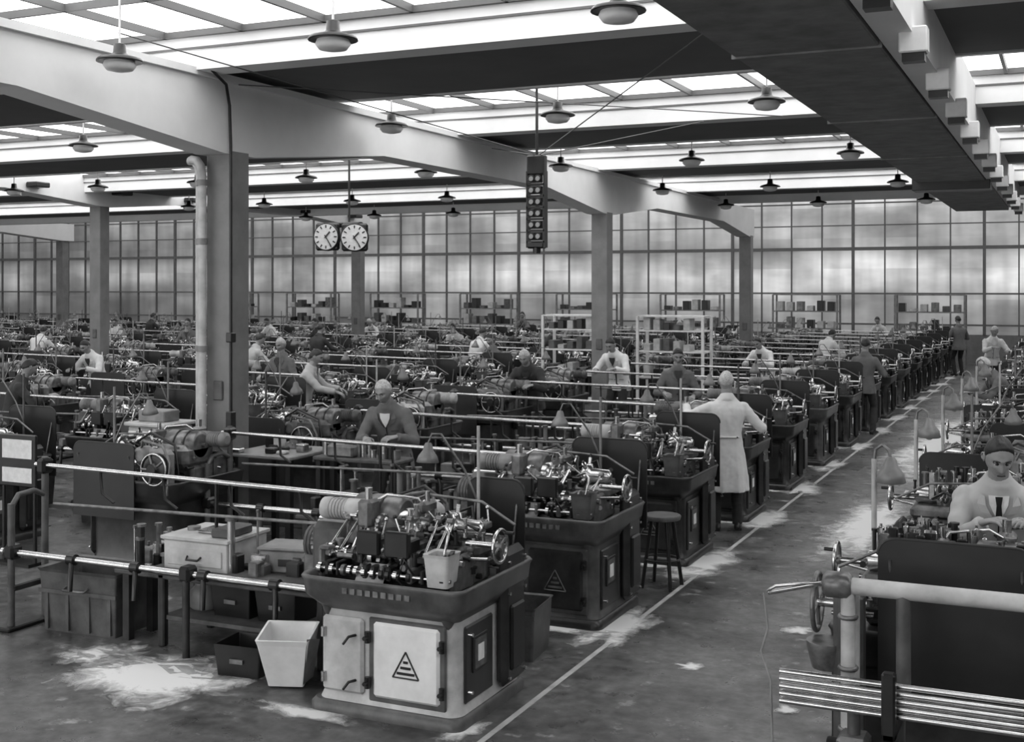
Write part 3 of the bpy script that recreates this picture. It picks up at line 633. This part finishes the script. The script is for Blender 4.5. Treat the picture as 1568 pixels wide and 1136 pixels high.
for a in((-2.25,6.0,.12,.09,50),(-2.0,6.2,.1,.08,51),(-2.0,14,.7,3,52),(-2.0,22,.9,6,53),(-1.6,7.6,.1,.1,54),(-2.9,5.9,.2,.1,56),(-3.3,6.45,.15,.3,57),(-2.4,8.2,.12,.12,58),(-1.9,9.4,.15,.15,59)): powder(*a)

# ---------------------------------------------------------------- people
def remesh(b,name,voxel,smooth=4,disp=0,size=.12):
    me=b.mesh(name); o=bpy.data.objects.new('tmp',me); col.objects.link(o)
    md=o.modifiers.new('r','REMESH'); md.mode='VOXEL'; md.voxel_size=voxel; md.use_smooth_shade=True
    md=o.modifiers.new('s','SMOOTH'); md.factor=.5; md.iterations=smooth
    if disp:
        t=bpy.data.textures.get('folds%g'%size) or bpy.data.textures.new('folds%g'%size,'CLOUDS'); t.noise_scale=size
        md=o.modifiers.new('d','DISPLACE'); md.texture=t; md.strength=disp; md.mid_level=.5; md.texture_coords='LOCAL'
    dg=bpy.context.evaluated_depsgraph_get(); dg.update()
    m2=bpy.data.meshes.new_from_object(o.evaluated_get(dg)); bpy.data.objects.remove(o)
    m2.name=name; m2.materials.clear(); m2.materials.append(MT[b.m[0]])
    for p in m2.polygons: p.use_smooth=True; p.material_index=0
    return m2
def headmesh(hair,thr=.08):
    b=B(); nu,nv=56,52
    def base(d):
        x,y,z=d; t=max(0,-z)
        X=.076*x*(1-.3*t**1.6); Yy=.098*y*((1-.38*t) if y<0 else (1-.10*t)); Z=.118*z
        return Vector((X,Yy,Z))
    def face(d):
        P=base(d)
        if d[1]>0:
            px,pz=P.x,P.z; e=math.exp
            s=0
            if pz<.03: s=min(1,(.03-pz)/.06)
            if pz<-.032: s*=max(0,1-(-.032-pz)/.009)
            P.y+=.030*s*e(-(px/(.009+.006*s))**2)
            P.y-=.018*e(-((abs(px)-.031)/.016)**2-((pz-.012)/.013)**2)
            P.y+=.009*e(-((pz-.034)/.009)**2)*e(-(px/.05)**2)
            P.y+=.008*e(-(px/.021)**2)*(e(-((pz+.053)/.005)**2)+e(-((pz+.066)/.006)**2))
            P.y-=.004*e(-(px/.025)**2-((pz+.078)/.006)**2)
            P.y+=.012*e(-(px/.025)**2-((pz+.097)/.016)**2)
            P.y+=.006*e(-((abs(px)-.045)/.016)**2-((pz+.015)/.016)**2)
            P.y-=.005*e(-((abs(px)-.048)/.014)**2-((pz+.05)/.02)**2)
        return P
    dirs=[[(math.sin(p)*math.cos(t),math.sin(p)*math.sin(t),math.cos(p)) for t in [2*math.pi*k/nu for k in range(nu)]] for p in [math.pi*(i+.02)/(nv+.04) for i in range(nv+1)]]
    b.rings([[face(d) for d in ring] for ring in dirs],'skin')
    def hr(d):
        x,y,z=d
        if y>0: q=z-(.66+thr)*y-.05*abs(x)+(.12*abs(x) if thr>.1 else 0)
        else: q=z-.66*y-.05*abs(x)
        h=1/(1+math.exp(-(q-.08)*26))
        k=.94+.145*h+.02*noise.noise(Vector(d)*7)+.012*noise.noise(Vector(d)*16)
        return base(d)*k
    b.rings([[hr(d) for d in ring] for ring in dirs],hair)
    for sx in(-1,1):
        b.sph((sx*.031,.0745,.011),.0115,'eye_white',nu=10,nv=8); b.sph((sx*.031,.083,.009),.0055,'black',nu=8,nv=6)
        b.tube([(sx*.018,.084,.016),(sx*.031,.088,.021),(sx*.044,.08,.015)],[.0025,.003,.0025],'hair_dark',6)
        b.tube([(sx*.014,.1,.034),(sx*.03,.099,.039),(sx*.048,.085,.032)],[.003,.004,.003],'hair_dark',6)
        b.sph((sx*.079,-.004,-.002),.03,'skin',(.28,.6,1.05),10,8); b.torus((sx*.083,-.006,.0),(1,.25*sx,0),.02,.005,'skin',14,5)
    b.tube([(-.022,.098,-.0605),(0,.1045,-.0588),(.022,.098,-.0605)],.003,'hair_dark',5)
    return b.mesh('head')
HEADS={'dark':headmesh('hair_dark'),'grey':headmesh('hair_grey'),'bald':headmesh('hair_dark',.35)}
def handmesh(mir):
    b=B(); S=-1 if mir else 1
    def sec(y,hw,hd,z=0): return [(S*(hw*math.cos(t)),y,z+hd*math.sin(t)) for t in [2*math.pi*k/12 for k in range(12)]]
    b.rings([sec(-.03,.026,.02),sec(0,.028,.019),sec(.04,.038,.016),(sec(.075,.042,.014)),sec(.092,.038,.01)],'skin')
    for i,(x,L) in enumerate(((.031,.072),(.0105,.08),(-.0105,.075),(-.031,.058))):
        p=Vector((S*x,.075,0)); a=0; pts=[p.copy()]; ra=[.0105]
        sp=x*1.2
        for seg,(fr,bd) in enumerate(((.45,.35),(.3,.5),(.25,.4))):
            a+=bd; p=p+Vector((S*sp*fr*.5,math.cos(a),-math.sin(a))).normalized()*L*fr*(1.35 if seg==0 else 1); pts.append(p.copy()); ra.append(.0095-.001*seg)
        b.tube(pts,ra,'skin',8); b.sph(pts[-1],.0075,'skin',nu=8,nv=6)
    pts=[(S*.018,.01,-.004),(S*.045,.035,-.014),(S*.06,.062,-.024),(S*.06,.088,-.034)]
    b.tube(pts,[.015,.013,.011,.009],'skin',8); b.sph(pts[-1],.009,'skin',nu=8,nv=6)
    return remesh(b,'hand',.0038,2)
HANDS=(handmesh(False),handmesh(True))
def ik(a,t,l1,l2,pole):
    a=Vector(a);t=Vector(t);d=t-a;L=min(d.length,(l1+l2)*.995);dn=d.normalized();t=a+dn*L
    x=(l1*l1-l2*l2+L*L)/(2*L);h=math.sqrt(max(1e-6,l1*l1-x*x))
    p=Vector(pole);p=(p-dn*p.dot(dn)).normalized()
    return a+dn*x+p*h,t
def person(name,lean=.2,hipz=.92,hipy=0,hl=(-.2,.4,1.1),hr=(.2,.4,1.1),headp=.4,heady=0,coat='jacket',feet=((-.12,0),(.12,.05)),vox=.014,tie=False):
    parts=[]
    P=Vector((0,hipy,hipz)); fr=[]; N=11; ds=.05; pos=P.copy()
    for i in range(N+1):
        a=lean*(.55+.9*i/N); u=Vector((0,math.sin(a),math.cos(a))); w=Vector((0,math.cos(a),-math.sin(a)))
        fr.append((pos.copy(),u,w)); pos=pos+u*ds
    prof=[(.178,.125),(.172,.122),(.162,.118),(.16,.118),(.166,.122),(.178,.127),(.19,.13),(.2,.128),(.205,.12),(.185,.105),(.12,.085),(.078,.078)]
    def ring(c,xa,ya,hw,hd,n=28,folds=0,ph=0):
        o=[]
        for k in range(n):
            t=2*math.pi*k/n; f=1+folds*math.cos(7*t+ph)
            cx,sx=math.cos(t),math.sin(t); e=.85
            o.append(c+xa*(math.copysign(abs(cx)**e,cx)*hw*f)+ya*(math.copysign(abs(sx)**e,sx)*hd*f))
        return o
    X=Vector((1,0,0)); b=B(); rs=[]
    if coat=='long':
        for z,hw,hd,fo in((.44,.235,.2,.08),(.55,.225,.185,.07),(.7,.21,.165,.045),(.82,.195,.145,.02)): rs.append(ring(Vector((0,hipy*.6,z*hipz/.92)),X,Vector((0,1,0)),hw,hd,28,fo,z*.8))
    elif coat=='jacket':
        for z,hw,hd,fo in((.74,.2,.15,.04),(.83,.195,.145,.02)): rs.append(ring(Vector((0,hipy,z*hipz/.92)),X,Vector((0,1,0)),hw,hd,28,fo))
    for i,((c,u,w),(hw,hd)) in enumerate(zip(fr,prof)): rs.append(ring(c,X,w,hw,hd,28,.012 if 1<i<8 else 0,i*.9))
    b.rings(rs,'coat_light')
    nb,u,w=fr[-1]
    b.prof(nb-u*.05-w*.01,u,[(0,.095),(.04,.085),(.075,.07),(.076,.04)],'coat_light',18)
    sc,su,sw=fr[8]
    hands=[]
    for sgn,tg in((-1,hl),(1,hr)):
        sh=sc+X*sgn*.175+su*.015; el,wr=ik(sh,tg,.30,.26,(sgn*.7,-.5,-.75))
        cu=wr-(wr-el).normalized()*.025
        pts=[sc+X*sgn*.1,sh]; rad=[.075,.073]
        for t2,r2 in((.25,.07),(.4,.062),(.55,.066),(.7,.057),(.85,.061)): pts.append(sh.lerp(el,t2)); rad.append(r2)
        pts.append(el); rad.append(.056)
        for t2,r2 in((.15,.06),(.35,.052),(.55,.055),(.75,.049)): pts.append(el.lerp(cu,t2)); rad.append(r2)
        pts.append(cu); rad.append(.048)
        b.tube(pts,rad,'coat_light',12)
        b.sph(sh,.074,'coat_light'); b.sph(el,.055,'coat_light')
        f=(wr-el).normalized(); f=(f+Vector((0,.1,-.25))).normalized(); up=Vector((sgn*.35,0,1)); x=f.cross(up).normalized(); z=x.cross(f)
        M=Matrix((( x.x,f.x,z.x,wr.x),(x.y,f.y,z.y,wr.y),(x.z,f.z,z.z,wr.z),(0,0,0,1)))
        hands.append((HANDS[0] if sgn<0 else HANDS[1],M))
    parts.append(('coat',remesh(b,'coat',vox,2,.018,.11),'coat',None))
    b=B()
    hd=[p[1] for p in prof]
    F=lambda i,dx,off: fr[i][0]+fr[i][2]*(hd[i]*(1-1.8*abs(dx)**1.5)+off)+X*dx
    b.tube([F(i,0,.006) for i in range(0,8)],.004,'black',5)
    for i in(1,3,5,7): b.sph(F(i,.018,.01),.008,'black',nu=8,nv=6)
    for sg in(-1,1):
        o=[F(7,sg*.012,.014),F(8,sg*.045,.022),F(9,sg*.07,.026),F(10,sg*.075,.022)]
        q=[F(7,sg*.03,.010),F(8,sg*.095,.006),F(9,sg*.115,.010),F(10,sg*.1,.0)]
        o2=[p+fr[8][2]*.006 for p in o]; q2=[p+fr[8][2]*.006 for p in q]
        b.add(o2+q2,[(j,j+1,j+5,j+4) for j in range(3)],'coatm')
    for (i,dx,h) in((6,-.09,.055),(1,-.1,.07),(1,.1,.07)):
        b.tube([F(i,dx-.04,.008),F(i,dx+.04,.008)],.004,'black',4)
    Bk=lambda i,dx,off: fr[i][0]-fr[i][2]*(hd[i]*(1-1.8*abs(dx)**1.5)+off)+X*dx
    if coat=='long':
        b.tube([Bk(2,dx,.006) for dx in(-.12,-.06,0,.06,.12)],.012,'coatm',6)
        for dx in(-.1,.1): b.sph(Bk(2,dx,.018),.009,'black',nu=8,nv=6)
    det=b
    sh_=B()
    wd=[.0,.028,.05,.055]; pts=[7,8,9,10]
    L=[F(i,-k,.014) for i,k in zip(pts,wd)]; Q=[F(i,k,.014) for i,k in zip(pts,wd)]; Cn=[F(i,0,.018) for i in pts]
    mm='paper' if tie else ('coat_dark' if name in 'wsg' else 'coat_white')
    sh_.add(L+Cn,[(i,i+1,i+5,i+4) for i in range(3)],mm); sh_.add(Cn+Q,[(i,i+1,i+5,i+4) for i in range(3)],mm)
    if tie:
        tw=[.02,.017,.013,.02]; tp=[7,8,9,10]
        L=[F(i,-k,.026) for i,k in zip(tp,tw)]; Q=[F(i,k,.026) for i,k in zip(tp,tw)]
        sh_.add(L+Q,[(i,i+1,i+5,i+4) for i in range(3)],'black')
    parts.append(('coat_trim',det,'trim',None)); parts.append(('shirt',sh_.mesh('shirt'),None,None))
    b=B(); b.rings([ring(Vector((0,hipy,hipz-.1)),X,Vector((0,1,0)),.15,.11),ring(Vector((0,hipy,hipz)),X,Vector((0,1,0)),.165,.12),ring(Vector((0,hipy,hipz+.08)),X,Vector((0,1,0)),.15,.11)],'trouser_dark')
    sb=B()
    for sgn,(fx,fy) in((-1,feet[0]),(1,feet[1])):
        hp=Vector((sgn*.088,hipy,hipz-.03)); kn,an=ik(hp,(fx,fy,.09),.44,.42,(sgn*.1,1,0))
        b.tube([hp,hp.lerp(kn,.5),kn,kn.lerp(an,.5),an,an-Vector((0,0,.03))],[.092,.082,.066,.06,.056,.06],'trouser_dark',14)
        b.sph(kn,.066,'trouser_dark')
        rs=[]
        for y,hw,h in((-.09,.02,.04),(-.08,.034,.08),(-.02,.04,.1),(.06,.043,.075),(.12,.046,.055),(.17,.04,.045),(.195,.02,.03)):
            rs.append([(fx+sgn*y*.15+hw*math.cos(t),fy+y,max(.0,h/2+h/2*math.sin(t))) for t in [2*math.pi*k/12 for k in range(12)]])
        sb.rings(rs,'shoe_black'); sb.box(fx-.035,fx+.035,fy-.085,fy-.02,0,.025,'shoe_black')
    parts.append(('trousers',remesh(b,'trousers',vox,4,.022,.09),'trousers',None))
    parts.append(('shoes',sb.mesh('shoes'),None,None))
    hdv=(u+Vector((0,.25*min(1,headp+.3),0))+Vector((0,0,.35))).normalized()
    hc=nb+hdv*.15
    b=B(); b.tube([nb-u*.05,nb+hdv*.03,nb+hdv*.11],[.062,.056,.055],'skin',14)
    parts.append(('neck',b.mesh('neck'),None,None))
    parts.append(('head',None,'head',Matrix.Translation(hc)@Matrix.Rotation(heady,4,'Z')@Matrix.Rotation(-headp,4,'X')))
    parts.append(('hand_left',hands[0][0],None,hands[0][1])); parts.append(('hand_right',hands[1][0],None,hands[1][1]))
    return parts
TR={}
def spawn(parts,X,Y,yaw,coat='coat_light',hair='dark',trouser='trouser_dark',s=1,z=0):
    e=empty('machinist',(X,Y,z),yaw); e.scale=(s,s,s)
    for nm,me,key,M in parts:
        if key=='head': me=HEADS[hair]
        if key=='trim':
            kk=(id(me),coat)
            if kk not in TR: TR[kk]=me.mesh('coat_trim',{'coatm':coat})
            me=TR[kk]
        o=place(nm,me,parent=e)
        if M is not None: o.matrix_local=M
        if key in('coat','trousers'):
            o.material_slots[0].link='OBJECT'; o.material_slots[0].material=MT[coat if key=='coat' else trouser]
    return e
pWork=person('w',lean=.5,hl=(-.17,.55,1.14),hr=(.2,.52,1.12),headp=.5)
pWork2=person('w2',lean=.32,hl=(-.25,.42,1.12),hr=(.1,.5,1.2),headp=.5,heady=.3)
pStand=person('s',lean=.06,hl=(-.2,.3,1.05),hr=(.22,.33,1.1),headp=.35)
pD=person('d',lean=.1,hl=(-.42,.42,1.32),hr=(.38,.28,1.12),headp=.35,heady=-.2,coat='long',vox=.011)
pE=person('e',lean=.05,hl=(-.2,.32,1.05),hr=(.24,.3,1.12),headp=.35,heady=.3,feet=((-.11,-.08),(.12,.1)))
pF=person('f',lean=.32,hl=(-.16,.42,1.24),hr=(.08,.44,1.24),headp=.5,heady=.15,vox=.01,tie=True)
pG=person('g',lean=.25,hl=(-.1,.55,1.1),hr=(.2,.55,1.08),headp=.35)
pA=person('a',lean=.42,hl=(-.18,.45,1.12),hr=(.12,.47,1.1),headp=.5,heady=-.1,vox=.012)
spawn(pA,-6.4,10.95,math.pi+.15,'coat_grey','grey',s=1.03)
spawn(pWork,-7.5,17.0,math.pi+.1,'coat_dark','grey',s=1.05)
spawn(pWork,-7.4,20.7,math.pi-.1,'coat_white','dark',s=1.07)
spawn(pD,-3.4,13.0,.35,'coat_white','grey')
spawn(pE,-3.35,22.5,-.1,'coat_grey','dark','coat_dark')
spawn(pF,-.40,7.95,math.pi+.1,'coat_light','bald',s=1.05)
spawn(pG,-10.6,15.4,-1.2,'coat_light','dark')
spawn(pWork,-.8,19.0,math.pi*.6,'coat_grey','grey')
spawn(pWork2,-12.9,11.9,-.8,'coat_dark','dark')
coats=['coat_white','coat_light','coat_grey','coat_white','coat_dark']
spots=[(-23.1,22.4),(-23.1,24.9),(-22.3,27),(-22.9,31.6),(-16.5,25.4),(-20.6,34.3),(-15.1,29.4),(-10.6,21.9),(-13.8,35.5),(-10.3,34.3),(-5.6,24.3),(-5.6,41.1),(-3.0,38),(-1.7,31.7),(-11.3,27.3),
 (-16.6,18.3),(-14.9,20.5),(-12.4,17.5),(-27,29.2),(-19.5,29.5),(-5.3,29.1),(-9.5,38.9),(-17.4,38.9),(-24,38.9),(-30,34.1),(-.4,26.8),(-.5,36.3),(-5.3,17.3),(-12.2,24.5)]
for i,(x,y) in enumerate(spots):
    k=round((y-7.85)/PY); y=7.85+PY*k
    p=[pWork,pWork2,pStand,pWork2,pG][i%5]
    spawn(p,x,y+.1,math.pi+R.uniform(-.5,.5) if i%4 else R.uniform(-.6,.6),coats[i%5],['dark','grey','bald','dark'][i%4],s=R.uniform(.98,1.04))

# ---------------------------------------------------------------- light / camera
w=bpy.data.worlds.new('World'); scene.world=w; w.use_nodes=True
w.node_tree.nodes['Background'].inputs[0].default_value=(1,1,1,1); w.node_tree.nodes['Background'].inputs[1].default_value=.3
cd=bpy.data.cameras.new('Camera'); cam=bpy.data.objects.new('Camera',cd); col.objects.link(cam)
cam.location=(0,0,2.66); cam.rotation_euler=(math.radians(90),0,math.atan(853/1850))
cd.sensor_width=36; cd.lens=36*1850/1569; cd.shift_y=-128.5/1569; cd.clip_end=300
scene.camera=cam
